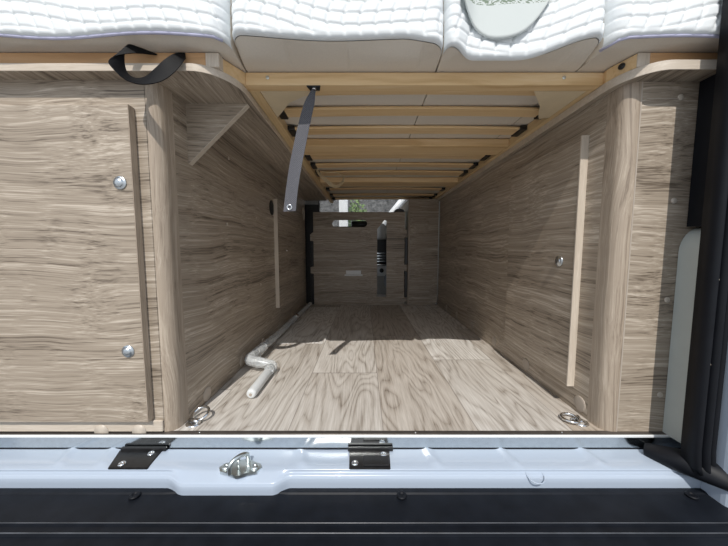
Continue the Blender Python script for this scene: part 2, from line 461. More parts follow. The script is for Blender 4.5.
# ------------------------------------------------------------------ door seal
ws = thing('door_seal', 'thick black rubber door seal with two ridges at the right edge', 'seal', (.72, .60, -.03))
prof = []
for cx, w, d in ((.7225, .009, .012), (.7375, .009, .016), (.7525, .009, .013)):
    for i in range(9):
        a = PI-PI*i/8; prof.append((cx+w*math.cos(a)*.82, .60-d*math.sin(a)))
prof += [(.762, .62), (.714, .62)]
rows = []
for z, dx, dy in [(-.022, .004, -.004), (-.01, .002, -.002), (.005, .001, -.001), (.03, 0, 0)]+[(.03+1.5*i/12, 0, 0) for i in range(1, 13)]:
    rows.append([(x+dx, y+dy, z) for x, y in prof])
mb = MB(); R = mb.grid(rows, close=True)
mb.bm.faces.new(R[0]); mb.bm.faces.new(R[-1][::-1]); mb.build('seal_strip', RUBBER, ws)
# lower boot that spreads over the sill
rows = []
bpath = spline([V(p) for p in ((.692, .678, -.029), (.712, .655, -.027), (.742, .622, -.022), (.775, .594, -.026), (.805, .572, -.040), (.835, .552, -.062))], 5)
for i, c in enumerate(bpath):
    t = i/(len(bpath)-1); r_ = .006+.026*math.sin(PI*min(1, .12+t*.75))
    d = (bpath[min(i+1, len(bpath)-1)]-bpath[max(i-1, 0)]).normalized(); a_ = V((-d.y, d.x, 0)).normalized(); b_ = d.cross(a_)
    rows.append([c+(a_*math.cos(q)*1.15+b_*math.sin(q)*.75)*r_*(1+.07*math.sin(3*q+t*5)) for q in [2*PI*k/22 for k in range(22)]])
mb = MB(); R = mb.grid(rows, close=True); mb.bm.faces.new(R[0]); mb.bm.faces.new(R[-1][::-1]); mb.build('lower_boot', RUBBER, ws)
for z in (.22, .40, .60):
    MB().lathe((.730, .594, z), (0, -1, 0), [(.0022, 0), (.0018, .001), (0, .0012)], 8).build('clip_dot', CAPM, ws)

# ------------------------------------------------------------------ benches
def corner_post(x_in, x_out, sgn, r=.028):
    """rounded upright: flat on the front, quarter round towards the aisle"""
    pts = []
    cx = x_in-sgn*r  # centre of the rounding (bench side)
    for i in range(13):
        a = PI/2*i/12
        pts.append((cx+sgn*r*math.cos(a), YF+r-r*math.sin(a)))
    pts = [(x_in, YF+.0549)]+pts+[(x_out, YF), (x_out, YF+.02), (x_in-sgn*.02, YF+.0549)]
    return pts
def shelf_outline(xa, xb, x_edge, sgn, r, y0=.667, y1=2.37):
    """xa outer end, xb... ledge edge at x_edge with a big front rounding"""
    pts = [(xa, y1), (xa, y0)]
    cx = x_edge-sgn*r
    for i in range(17):
        a = PI/2*i/16
        pts.append((cx+sgn*r*math.sin(a), y0+r*1.25-r*1.25*math.cos(a)))
    pts += [(x_edge, y1)]
    return pts
def slab(mb, pts, z0, z1, mi_side=0, mi_face=0):
    mb.prism(pts, [], (0, 0, z0), (1, 0, 0), (0, 1, 0), z1-z0)

def cap(parent, c, axis, r, m, name='screw_cap'):
    return MB().lathe(c, axis, [(r, 0), (r, .0012), (r*.9, .0022), (r*.45, .0028), (0, .003)], 24).build(name, m, parent)

# left bench
lb = thing('storage_bench', 'left grey oak bench unit with hatch facing the rear doors', 'cabinet', (-.66, 1.5, 0))
hole_a = ellipse(1.520, .675, .036, .036); hole_b = ellipse(2.30, .735, .035, .045)
sp = MB().prism([(YF+.055, 0), (2.37, 0), (2.37, .85), (YF+.055, .85)], [hole_a, hole_b], (XL, 0, 0), (0, 1, 0), (0, 0, 1), -.016)
sp.build('side_panel', WY, lb)
fp = MB().prism([(-1.0, .012), (-.504, .012), (-.504, .85), (-1.0, .85)], [], (0, YF, 0), (1, 0, 0), (0, 0, 1), -.016)
fp.build('front_panel', WX, lb)
mb = MB(); slab(mb, corner_post(XL, -.506, 1), 0.0, .85); o = mb.build('corner_post', WZ, lb)
mb = MB(); mb.box(-1.0, -.506, YF-.006, YF, .004, .034, .002, 1); mb.build('plinth', WED, lb)
mb = MB(); slab(mb, shelf_outline(-1.0, 0, -.297, 1, .085), .850, .866); mb.build('shelf', WY, lb)
mb = MB()  # edge band follows the front and the rounding
ol = shelf_outline(-1.0, 0, -.297, 1, .085)[1:]
def band(mb, ol, sgn, z0, z1, t=.0012):
    rows = []
    for i, p in enumerate(ol):
        a = V(ol[max(i-1, 0)]+(0,)); b = V(ol[min(i+1, len(ol)-1)]+(0,)); d = (b-a).normalized()
        n = V((d.y, -d.x, 0))*sgn
        q = V(p+(0,))
        rows.append([q+n*.0001+V((0, 0, z0)), q+n*t+V((0, 0, z0+.0006)), q+n*t+V((0, 0, z1-.0006)), q+n*.0001+V((0, 0, z1))])
    mb.grid(rows, smooth=False)
band(mb, ol, 1, .8498, .8662); mb.build('shelf_edge_band', WED, lb)
mb = MB(); mb.prism([(XL, .850), (-.312, .850), (XL, .694)], [], (0, .826, 0), (1, 0, 0), (0, 0, 1), .016); mb.build('gusset', WX, lb)
e = V((-.312-XL, 0, .850-.694)).normalized(); nrm = V((e.z, 0, -e.x))
mb = MB()
p0, p1 = V((XL, .81, .694)), V((-.312, .81, .850))
mb.grid([[p0, p0+nrm*.0012, p0+nrm*.0012+V((0, .016, 0)), p0+V((0, .016, 0))], [p1, p1+nrm*.0012, p1+nrm*.0012+V((0, .016, 0)), p1+V((0, .016, 0))]], smooth=False)
mb.build('gusset_edge', WED, lb)
dr = MB().box(-.998, -.531, YF-.020, YF-.002, .038, .786, .0012, 1).build('hatch_door', WX, lb)
MB().box(-.5312, -.5298, YF-.0205, YF-.0015, .0375, .7865).build('edge_band', WZ, dr)  # darker laminate puts this edge's shade into its colour
for z, x in ((.614, -.559), (.218, -.567)):
    lk = MB().lathe((x, YF-.020, z), (0, -1, 0), [(.0150, 0), (.0150, .002), (.0138, .0032), (.0105, .0036), (.0100, .0055), (.008, .0075), (.0045, .0088), (0, .0092)], 28).build('push_lock', SATIN, dr)
# inner hatch on the aisle side of the left bench
ih = MB().box(XL, -.458, 1.555, 2.20, .145, .725, .001, 1).build('aisle_hatch_door', WY, lb)
MB().box(XL, -.4575, 1.552, 1.5555, .1445, .7255).build('edge_band', WEZ, ih)
MB().lathe((-.458, 1.72, .455), (1, 0, 0), [(.007, 0), (.007, .004), (.004, .006), (0, .006)], 14).build('knob', CHROME, ih)
MB().ring((XL+.001, 2.30, .735), .038, .005, (0, 1, 0), (0, 0, 1), k=1.25).build('hole_rim', CAPM, lb)
MB().lathe((XL-.004, 1.520, .675), (1, 0, 0), [(.038, 0), (.038, .0045), (.036, .005), (0, .003)]).build('hole_shade_disc', RUBBER, lb)  # black disc paints the darkness inside the hole
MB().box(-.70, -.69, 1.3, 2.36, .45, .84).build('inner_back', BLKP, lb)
c0 = cap(lb, (XL, .848, .024), (1, 0, 0), .021, CAPM2)
for y in (1.101, 1.34, 1.60, 1.88):
    place_copy(c0, (0, y-.848, .001), lb)
for y, z in ((1.30, .60), (1.33, .30), (1.05, .78), (1.02, .55)):
    cap(lb, (XL, y, z), (1, 0, 0), .0045, CAPM, 'peg_cap')
for x in (-.66, -.565):
    MB().lathe((x, YF-.006, .006), (0, -1, 0), [(.018, 0), (.018, .001), (0, .0016)]).build('plinth_cap', CAPM, lb)

# right bench
rb = thing('storage_bench', 'right grey oak bench unit with rounded post and tall aisle hatch', 'cabinet', (.70, 1.5, 0))
MB().prism([(YF+.055, 0), (2.36, 0), (2.36, .85), (YF+.055, .85)], [], (XR, 0, 0), (0, 1, 0), (0, 0, 1), .016).build('side_panel', WY, rb)
MB().prism([(.638, 0), (.84, 0), (.84, .85), (.638, .85)], [], (0, YF+.001, 0), (1, 0, 0), (0, 0, 1), -.016).build('front_panel', WX, rb)
mb = MB(); slab(mb, corner_post(XR, .640, -1, .026), 0.0, .85); mb.build('corner_post', WZ, rb)
MB().box(  .6385, .6415, YF-.0008, YF+.003, 0, .85).build('post_joint', CAPM2, rb)
mb = MB(); slab(mb, shelf_outline(.775, 0, .588, -1, .075, .655, 2.36), .846, .866); mb.build('shelf', WY, rb)
mb = MB(); band(mb, shelf_outline(.775, 0, .588, -1, .075, .655, 2.36)[1:], -1, .8458, .8662); mb.build('shelf_edge_band', WED, rb)
rd = MB().box(.588, XR, .812, 1.187, .068, .768, .001, 1).build('aisle_hatch_door', WY, rb)
MB().box(.587, XR, .8085, .8125, .0675, .7685).build('edge_band', WEZ, rd)
MB().lathe((.588, .873, .427), (-1, 0, 0), [(.0165, 0), (.0165, .002), (.0145, .004), (.012, .0045), (.0105, .006), (.008, .008), (0, .0095)], 28).build('push_lock', SATIN, rd)
c0 = cap(rb, (XR, .782, .030), (-1, 0, 0), .0215, CAPM2)
for y in (1.055, 1.323, 1.60, 1.864, 2.1):
    place_copy(c0, (0, y-.782, .003), rb)
for x, z in ((.731, .812), (.736, .577), (.740, .339), (.743, .098)):
    cap(rb, (x, YF+.001, z), (0, -1, 0), .0068, CAPM)
MB().box(.652, .728, YF-.001, YF+.002, .8075, .8095).build('pencil_line', CAPM2, rb)

# tall locker at the far right
tl = thing('tall_locker', 'plain grey oak tall locker at the far right end of the garage', 'locker', (.49, 2.6, 0))
MB().box(.372, .604, 2.372, 2.90, 0, .864, .001, 1).build('carcass', WX, tl)
MB().box(.358, .372, 2.366, 2.90, 0, .864, .001, 1).build('side_stile', WZ, tl)
cap(tl, (.60, 2.37, .012), (0, -1, 0), .008, CHROME, 'foot_screw')

# ------------------------------------------------------------------ partition at the far end
pt = thing('partition_panel', 'grey oak partition panel with slots across the far end of the garage', 'panel', (-.04, 2.37, 0))
outer = [(-.411, .001), (.330, .001), (.330, .025), (.350, .025), (.350, .06), (.330, .06), (.330, .285), (.352, .285), (.352, .335), (.330, .335), (.330, .56), (.352, .56), (.352, .615), (.330, .615), (.330, .76), (-.411, .76),
         (-.411, .60), (-.437, .58), (-.437, .53), (-.411, .525), (-.411, .32), (-.437, .315), (-.437, .265), (-.411, .26)]
h1 = stadium(-.259, .026, .640, .697)
h2 = [(.107, .070), (.184, .070), (.184, .690), (.168, .698), (.107, .625)]
h3 = [(-.150, .245), (-.022, .245), (-.022, .288), (-.150, .288)]
MB().prism(outer, [h1, h2, h3], (0, 2.388, 0), (1, 0, 0), (0, 0, 1), .018).build('slotted_board', WX, pt)
lt = MB().box(-.148, -.024, 2.372, 2.384, .256, .292, .003, 2)  # white block stands in for light seen through the hole, tray below
lt.box(-.160, -.012, 2.364, 2.372, .243, .256, .002, 2)
lt.build('hole_light_tray', WHITEP, pt)
for z0, z1 in ((.34, .555), (.065, .28)):
    MB().box(.334, .356, 2.374, 2.386, z0, z1, .003, 2).build('hinge_block', BLKP, pt)
for z0, z1 in ((.325, .52), (.005, .255)):
    MB().box(-.438, -.416, 2.374, 2.386, z0, z1, .003, 2).build('hinge_block', BLKP, pt)

# beyond it: kitchen block, seat, small items, added dark box
kb = thing('kitchen_unit', 'pale kitchen unit glimpsed through the upright slot of the partition', 'cabinet', (.15, 3.1, 0))
MB().box(.02, .36, 2.95, 3.3, 0, .30, .004, 2).build('body', LINER, kb)
MB().box(.03, .35, 2.94, 2.95, .19, .29, .002, 2).build('control_panel', WHITEP, kb)
MB().lathe((.178, 2.94, .245), (0, -1, 0), [(.022, 0), (.022, .012), (.018, .02), (0, .02)]).build('control_knob', BLKP, kb)
MB().box(.02, .36, 2.93, 3.3, .30, .312, .003, 2).build('worktop', ALU, kb)
for i in range(4):
    MB().box(.04, .34, 2.99, 3.0, .33+i*.028, .342+i*.028, .002, 1).build('grille_bar', ALU, kb)
MB().box(.03, .35, 3.01, 3.25, .312, .56, .01, 2).build('oven_box', BLKP, kb)
st = thing('swivel_chair', 'dark grey swivel seat behind the tall locker beyond the partition', 'seat', (.44, 2.68, 0))
def blob(x0, x1, y0, y1, z0, z1, bev): return MB().box(x0, x1, y0, y1, z0, z1, bev, 5)
blob(.250, .345, 2.44, 2.54, .60, .80, .035).build('headrest', SEATL, st)
blob(.215, .356, 2.46, 2.60, .20, .58, .04).build('backrest', SEATF, st)
blob(.20, .356, 2.44, 2.90, .08, .22, .04).build('seat_cushion', SEATF, st)
MB().box(.24, .34, 2.55, 2.75, 0, .085).build('base', BLKP, st)
kt = thing('kettle', 'white rounded jug standing behind the top of the upright slot', 'kettle', (.18, 3.12, .56))
MB().lathe((.175, 3.12, .56), (0, 0, 1), [(.062, 0), (.075, .02), (.075, .09), (.06, .14), (.035, .17), (.02, .175), (0, .178)], 24).build('body', WHITEP, kt)
MB().tube([(.245, 3.12, .60), (.285, 3.12, .62), (.285, 3.12, .69), (.235, 3.12, .71)], .008, sub=5).build('handle', BLKP, kt)
cn = thing('spray_can', 'black canister lying behind the horizontal slot of the partition', 'canister', (-.03, 2.56, 0))
MB().lathe((-.11, 2.56, .677), (1, 0, 0), [(.022, 0), (.030, .006), (.030, .15), (.022, .16), (.015, .165), (.015, .175), (0, .176)], 20).build('body', BLKP, cn)
MB().lathe((.055, 2.56, .677), (1, 0, 0), [(.024, 0), (.024, .018), (0, .02)], 16).build('cap', WHITEP, cn)
MB().box(-.10, .06, 2.53, 2.59, 0, .648, .004, 2).build('stand', BLKP, cn)
cp = MB().box(-.62, -.37, 2.43, 2.50, .0, .83, .006, 2)  # dark box added to block the light from the side doorway
tag(cp.build('dark_blocker', BLKP), 'dark console added behind the left end of the partition', 'blocker')

# outside, beyond the windscreen
bk = MB()
rows = []
for i in range(50):
    u = i/49; rows.append([])
    for j in range(40):
        v = j/39; x = -3+7*u; y = 7.6+2.4*v; z = -.62+3.3*v**.8+.12*mnoise.noise(V((x*2, y*2, 0)))+.05*mnoise.noise(V((x*7, y*7, 3)))
        rows[-1].append((x, y, z))
bk.grid(rows)
po = MB().box(-.53, -.34, 6.2, 6.3, -.62, 2.2, .02, 2)
tag(po.build('white_post', WHITEP), 'upright white post outside the windscreen left of the bush', 'post')
po = MB().tube([(-.9, 6.0, -.60), (.57, 6.0, 1.21), (1.0, 6.0, 1.74)], .055, 12)
tag(po.build('leaning_pole', WHITEP), 'white leaning pole outside the windscreen at the right', 'pole')
bko = bk.build('gravel_bank', ROCK); bko['kind'] = 'structure'; bko['label'] = 'grey stony bank outside the windscreen'; bko['category'] = 'bank'
bs = MB()
for k in range(700):
    a = random.random()*2*PI; b = math.acos(random.uniform(-1, 1)); r = .62*random.random()**.4
    c = V((-.17+r*.42*math.sin(b)*math.cos(a), 6.9+r*.5*math.sin(b)*math.sin(a), .95+r*1.1*math.cos(b)))
    d = V((random.uniform(-1, 1), random.uniform(-1, 1), random.uniform(-1, 1))).normalized(); e = d.orthogonal().normalized()
    q = [c, c+d*.05+e*.025, c+d*.10, c+d*.05-e*.025]
    bs.bm.faces.new([bs.bm.verts.new(p) for p in q])
bush = thing('green_bush', 'leafy green bush outside the far windscreen', 'bush', (-.17, 6.9, -.62))
bs.build('foliage', BUSHM, bush)
MB().tube([(-.17, 6.9, -.62), (-.16, 6.92, .3), (-.18, 6.88, 1.1)], [.03, .025, .012]).build('stem', CAPM2, bush)

# ------------------------------------------------------------------ bed frame
bf = thing('slatted_bed', 'pine slatted bed frame resting on the ledges of both benches', 'bed frame', (.15, 1.5, .866))
ZB, ZT = .8665, .8965
MB().box(-.292, .598, .752, .780, ZB, ZT, .0015, 2).build('front_beam', PX, bf)
MB().box(-.296, -.268, .781, 2.60, ZB, ZT, .001, 1).build('side_rail', PY, bf)
MB().box(.572, .600, .781, 2.60, ZB, ZT, .001, 1).build('side_rail', PY, bf)
for (y0, y1), zz in zip(((.812, .842), (.918, .970), (1.057, 1.115), (1.180, 1.292), (1.350, 1.410), (1.492, 1.552), (1.635, 1.715), (1.80, 1.925), (2.085, 2.14), (2.31, 2.375), (2.48, 2.54)), (0, 0, 0, 1, 0, 0, 0, 1, 0, 0, 0)):
    rows = []
    for i in range(25):
        x = -.266+.836*i/24
        cr = .0 if zz else .005*math.sin(PI*i/24)
        z0 = ZB+.0005 if zz else ZB+.0165+cr
        z1 = .8968 if zz else min(.8968, z0+.009)
        b = .003
        rows.append([(x, y0, z0+b), (x, y0+b, z0), (x, y1-b, z0), (x, y1, z0+b), (x, y1, z1-b), (x, y1-b, z1), (x, y0+b, z1), (x, y0, z1-b)])
    mb = MB(); R = mb.grid(rows, close=True, smooth=False); mb.bm.faces.new(R[0]); mb.bm.faces.new(R[-1][::-1])
    mb.build('cross_rail' if zz else 'slat', PX, bf)
    if not zz:
        for xa, xb in ((-.2685, -.243), (.5475, .5725)):
            MB().box(xa, xb, y0-.004, y1+.006, ZB+.013, ZB+.028, .003, 2).build('slat_holder', BLKP, bf)
# triangular corner plates under the frame
MB().prism([(-.266, .781), (-.118, .781), (-.155, .802), (-.205, .838), (-.266, .93)], [], (0, 0, ZB-.0002), (1, 0, 0), (0, 1, 0), .003).build('corner_plate', PLY, bf)
MB().prism([(.570, .781), (.437, .781), (.500, .86), (.525, .91), (.545, .94), (.570, .93)], [], (0, 0, ZB-.0002), (1, 0, 0), (0, 1, 0), .003).build('corner_plate', PLY, bf)
MB().box(-1.0, -.352, .680, .712, ZB, ZT, .001, 1).build('side_batten', PXO, bf)
MB().box(-.352, -.322, .680, .712, ZB, ZT, .001, 1).build('end_block', WEZ, bf)
MB().prism([(-.352, .712), (-.322, .700), (-.292, .755), (-.292, .782), (-.32, .782)], [], (0, 0, ZB), (1, 0, 0), (0, 1, 0), .029).build('splayed_block', PX, bf)
MB().box(.635, .860, .680, .712, ZB, ZT, .001, 1).build('side_batten', PXO, bf)
MB().box(.607, .635, .680, .712, ZB, ZT, .001, 1).build('end_block', WEZ, bf)
sb = MB().prism([(.607, .682), (.634, .713), (.625, .782), (.598, .782), (.588, .740)], [], (0, 0, ZB), (1, 0, 0), (0, 1, 0), .029).build('splayed_block', PX, bf)
MB().lathe((.5965, .708, .884), (-.9, -.35, 0), [(.007, 0), (.007, .002), (0, .002)], 14).build('bolt_hole', BLKP, sb)
for x in (-.238, .493):
    MB().lathe((x, .752, .884), (0, -1, 0), [(.0045, 0), (.0045, .001), (.002, .0016), (0, .001)], 12).build('screw', ZINC, bf)

# ------------------------------------------------------------------ mattresses
def cushion(name, label, x0, x1, yf, zb, ybot, seed, piping=False, ztop=1.075, yback=2.6, wave=0.0, deep=False):
    """front(x)=yf(x); lowest lit edge zb(x); bottom contact starts at ybot"""
    root = thing(name, label, 'mattress', ((x0+x1)/2, 1.4, .898), 'white quilted bed cushions')
    NX = max(40, int((x1-x0)/.0028))
    # top/front sheet and bottom sheet
    quilt, plainr, pipe = [], [], []
    P = .034
    for i in range(NX+1):
        x = x0+(x1-x0)*i/NX
        # round the ends in plan: pull the front back and the x inwards
        e = min(x-x0, x1-x); rr = .030
        k = 0 if e > rr else 1-math.sqrt(max(0, 1-((rr-e)/rr)**2))
        yF = yf(x)+k*.040; zB = zb(x)
        xs = x
        prof = []
        top = [(yback, ztop), (1.2, ztop), (.80, ztop), (yF+.055, ztop)]
        for a in range(1, 13):
            t = PI/2*a/12
            prof.append((yF+.055-.047*math.sin(t), ztop-.045+.045*math.cos(t)))
        zl = ztop-.045; n = 60
        for a in range(1, n+1):
            t = a/n; prof.append((yF+.008-.010*math.sin(PI*.55*t)/1.0, zl+(zB+.010-zl)*t))
        yl, zl2 = prof[-1]
        for a in range(1, 5):
            t = PI/2*a/4
            prof.append((yl+.012*(1-math.cos(t)), zl2-.010*math.sin(t)))
        full = top+prof
        pts = []; s = 0; prev = None
        for j, (y, z) in enumerate(full):
            if prev: s += math.hypot(y-prev[0], z-prev[1])
            prev = (y, z)
            a = full[max(j-1, 0)]; b = full[min(j+1, len(full)-1)]
            d = math.hypot(b[0]-a[0], b[1]-a[1]) or 1
            ny, nz = -(b[1]-a[1])/d, (b[0]-a[0])/d
            ny, nz = (ny, nz) if nz*1 - ny*1 > 0 else (-ny, -nz)
            if y < .9:
                g1 = (xs+.010*math.sin(z*40+seed))/P
                g2 = (z-wave*math.sin((xs-x0)/(x1-x0)*PI*1.4+seed)+.006*math.sin(xs*21+seed*2)-.2*(y-.65))/(P*.72)
                d1 = abs(g1-round(g1)); d2 = abs(g2-round(g2))
                h = -.0042*math.exp(-(d1/.085)**2)-.0032*math.exp(-(d2/.11)**2)
                h *= max(0, min(1, (len(full)-1-j)/9))
            else: h = 0
            pts.append((xs, y+ny*h, z+nz*h))
        quilt.append(pts)
        yl, zl2 = full[-1]
        pipe.append((xs, yl-.003, zl2-.0005))
        row = []
        yb_ = max(ybot, yl+.02)+k*.03
        for a in range(9):
            t = a/8
            y = yl+.002+(yb_-yl)*t
            z = zl2+(.8985-zl2)*(1-(1-t)**1.7)-.004*math.sin(PI*t)*(1 if zl2 > .91 else .2)+.0015*math.sin(xs*37+seed)*math.sin(PI*t)
            row.append((xs, y, max(z, .8982)))
        if deep:
            row += [(xs, .784, .8984), (xs, .790, .889)]+[(xs, .80+.02*q, .8888+.0012*math.sin(q*.9)) for q in range(1, 60)]
        row.append((xs, yback, .8892 if deep else .8985))
        plainr.append(row)
    mb = MB(); mb.grid(quilt); 
    for row in (quilt[0], quilt[-1]): pass
    # closed end sheets and back
    q = mb.build('quilted_cover', QUILT, root, recalc=False)
    mb = MB(); mb.grid(plainr)
    for A, B in ((quilt[0], plainr[0]), (quilt[-1], plainr[-1])):
        lp = [V(p) for p in A]+[V(p) for p in B]
        vs = [mb.bm.verts.new(p) for p in lp]
        f = mb.bm.faces.new(vs)
    bk_ = [quilt[0][0], quilt[-1][0], plainr[-1][-1], plainr[0][-1]]
    mb.bm.faces.new([mb.bm.verts.new(p) for p in bk_])
    mb.build('base_cover', CREAM, root, recalc=False)
    if piping:
        MB().tube(pipe[::5], .0032, 8).build('piping', PIPE, root)
    return root
def sm(a, b, x): t = min(1, max(0, (x-a)/(b-a))); return t*t*(3-2*t)
cushion('bed_cushion', 'long white quilted cushion at the left above the orange batten', -1.0, -.291,
        lambda x: .630+.004*math.sin(x*17), lambda x: .903+.003*math.sin(x*14+1)-.0*x, .680, .3, True, wave=.010)
cushion('bed_cushion', 'white quilted cushion second from the left, over the hanging grey strap', -.287, .176,
        lambda x: .650+.006*math.sin((x+.1)*9), lambda x: .912-.010*sm(.08, .17, x)+.004*math.sin(x*15), .748, 1.7, wave=.022)
cushion('bed_cushion', 'white quilted cushion that dips lowest, under the leaf print flap', .179, .520,
        lambda x: .652+.040*sm(.18, .25, x)-.044*sm(.34, .50, x), lambda x: .905-.012*sm(.18, .24, x)+.020*sm(.36, .50, x), .742, 2.9, wave=.012)
cushion('bed_cushion', 'white quilted cushion at the right beside the black door seal', .524, .862,
        lambda x: .632+.004*math.sin(x*15), lambda x: .900+.004*math.sin(x*13), .680, 4.1, True, wave=.008)

# rounded cloth flap with leaf print lying over the third cushion
mb = MB(); rows = []
for i in range(33):
    u = -1+2*i/32; rows.append([])
    for j in range(21):
        v = j/20
        x = .305+.098*u*(1-.0*v)
        zlow = .928+.075*(abs(u)**2.4)
        s_ = 0.17*v
        z = 1.082-(1.082-zlow)*v
        fr = .652+.040*sm(.18, .25, x)-.044*sm(.34, .50, x)
        y = fr-.009-.003*math.sin(u*5) if z < 1.03 else fr-.009+.05*((z-1.03)/.052)**1.8
        rows[-1].append((x, y, z))
mb.grid(rows)
fl = mb.build('cloth_flap', LEAFC)
so = fl.modifiers.new('thick', 'SOLIDIFY'); so.thickness = .003
# put the origin where the print starts
dz = .998-fl.location.z
for v in fl.data.vertices: v.co.z -= dz
fl.location.z += dz
tag(fl, 'pale grey rounded cloth flap with leaf print hanging over white cushion', 'cloth')

# ------------------------------------------------------------------ straps
sl = MB().ribbon([(-.458, .677, .890), (-.484, .655, .885), (-.504, .641, .876), (-.513, .636, .856), (-.506, .634, .833), (-.483, .632, .814), (-.456, .633, .812), (-.430, .637, .825), (-.410, .645, .847), (-.397, .657, .869), (-.392, .674, .886)],
                 [(.0, .006, .004), (.004, .010, .018), (.012, .014, .030), (.014, .024, .022), (.006, .028, .010), (.0, .026, .018), (-.005, .018, .026), (-.014, .008, .031), (-.016, .004, .032), (-.014, .008, .028), (-.008, .012, .018)], .0018, 10)
tag(sl.build('lifting_strap', BLACKW), 'black webbing strap loop hanging over the left shelf edge', 'strap')

hs = thing('tension_strap', 'long charcoal webbing strap hanging from the pine front beam', 'strap', (-.13, .765, .86))
MB().ribbon([(-.127, .768, .8635), (-.131, .7665, .852), (-.138, .766, .83), (-.149, .765, .79), (-.163, .763, .73), (-.176, .762, .67), (-.186, .761, .61), (-.192, .760, .560)],
            [(.010, .004, .0), (.015, .004, 0), (.025, .003, 0), (.030, .0, .003), (.031, .003, .003), (.032, 0, .003), (.032, -.003, .003), (.032, 0, .002)], .002, 8).build('webbing', GREYW, hs)
MB().prism([(-.142, .7530), (-.108, .7530), (-.112, .7725), (-.136, .7725)], [], (0, 0, .8635), (1, 0, 0), (0, 1, 0), .0028).build('fixing_plate', BLKP, hs)
MB().lathe((-.125, .762, .8635), (0, 0, -1), [(.0055, 0), (.0055, .002), (.003, .003), (0, .003)], 16).build('screw', CHROME, hs)
MB().ring((-.192, .7585, .570), .0058, .0022, (1, 0, 0), (0, 0, 1), 20, 8).build('grommet', CHROME, hs)

tw = MB().ribbon([(-.250, 1.572, .880), (-.236, 1.57, .858), (-.20, 1.552, .822), (-.160, 1.55, .792), (-.128, 1.55, .796), (-.108, 1.552, .822), (-.114, 1.555, .848), (-.145, 1.558, .863), (-.19, 1.56, .866), (-.225, 1.562, .872), (-.245, 1.565, .880)],
                 [(.004, .018, .012), (.006, .018, .014), (.008, .016, .018), (.004, .016, .018), (-.004, .016, .018), (-.010, .020, .008), (-.006, .022, .006), (0, .022, .010), (0, .022, .010), (0, .022, .006), (0, .022, 0)], .0015, 8)
tag(tw.build('webbing_loop', TANW), 'small tan webbing loop under the far slats on the left', 'strap')

# ------------------------------------------------------------------ winding crank on the floor
cr = thing('crank_handle', 'long cranked winding handle in clear wrap lying along the left wall', 'crank', (-.38, 1.3, 0))
MB().lathe((-.349, .858, .0165), (0.012, 1, .02), [(.010, 0), (.0145, .004), (.0155, .010), (.0155, .150), (.013, .158), (.009, .16), (0, .16)], 22).build('grip', GRIPW, cr)
MB().lathe((-.349, .8575, .0165), (0.012, 1, .02), [(.0045, -.001), (.0045, .0), (0, .0)], 12).build('grip_bolt', CAPM2, cr)
MB().tube([(-.347, 1.012, .020), (-.343, 1.045, .024), (-.352, 1.062, .030), (-.395, 1.064, .038), (-.428, 1.070, .044), (-.438, 1.088, .046), (-.437, 1.14, .045), (-.435, 1.5, .039), (-.433, 2.0, .031), (-.431, 2.32, .026)], .0075, 14, sub=5).build('rod', GALV, cr)
rng = random.Random(3)
def wrapmesh(pts, r0, amp, seg=10):
    P = spline([V(p) for p in pts], seg); rs = []
    for i, p in enumerate(P): rs.append(r0*(1+amp*mnoise.noise(p*55)))
    return MB().tube(P, rs, 18)
wrapmesh([(-.346, 1.018, .022), (-.343, 1.048, .024), (-.356, 1.062, .030), (-.395, 1.064, .036), (-.428, 1.070, .041), (-.438, 1.09, .043), (-.437, 1.15, .042), (-.436, 1.22, .041)], .0195, .22).build('bubble_wrap', WRAP, cr)
wrapmesh([(-.436, 1.215, .040), (-.435, 1.4, .036), (-.434, 1.6, .034), (-.433, 1.85, .030), (-.432, 2.1, .027), (-.431, 2.30, .025)], .0165, .25).build('bubble_wrap', WRAP, cr)
MB().lathe((-.434, 1.80, .033), (0, 1, 0), [(.012, 0), (.019, .004), (.019, .03), (.012, .034), (0, .034)], 16).build('collar', CHROME, cr)

# ------------------------------------------------------------------ lashing rings
def lash(label, cx, cy, rx, ry, up, ang):
    r = thing('lashing_ring', label, 'ring', (cx, cy, 0), 'chrome lashing rings on the floor')
    p = MB().lathe((cx, cy, .0002), (0, 0, 1), [(.021, 0), (.021, .0015), (.017, .0035), (.010, .0042), (.009, .0025), (0, .0025)], 26)
    o = p.build('base_plate', CHROME, r)
    MB().tube([(cx-.017*math.cos(ang), cy-.017*math.sin(ang), .0065), (cx+.017*math.cos(ang), cy+.017*math.sin(ang), .0065)], .005, 12).build('hinge_bar', CHROME, r)
    d = V((-math.sin(ang), math.cos(ang), 0)); a = V((math.cos(ang), math.sin(ang), 0))
    dd = (d*math.cos(up)+V((0, 0, 1))*math.sin(up)).normalized()
    MB().ring(V((cx, cy, .0075))+dd*.021, .0215, .0035, a, dd, 30, 10).build('ring', CHROME, r)
lash('chrome lashing ring tipped up beside the left corner post', -.452, .738, 0, 0, .42, -.35)
lash('chrome lashing ring lying flat beside the right corner post', .578, .742, 0, 0, .02, 1.25)

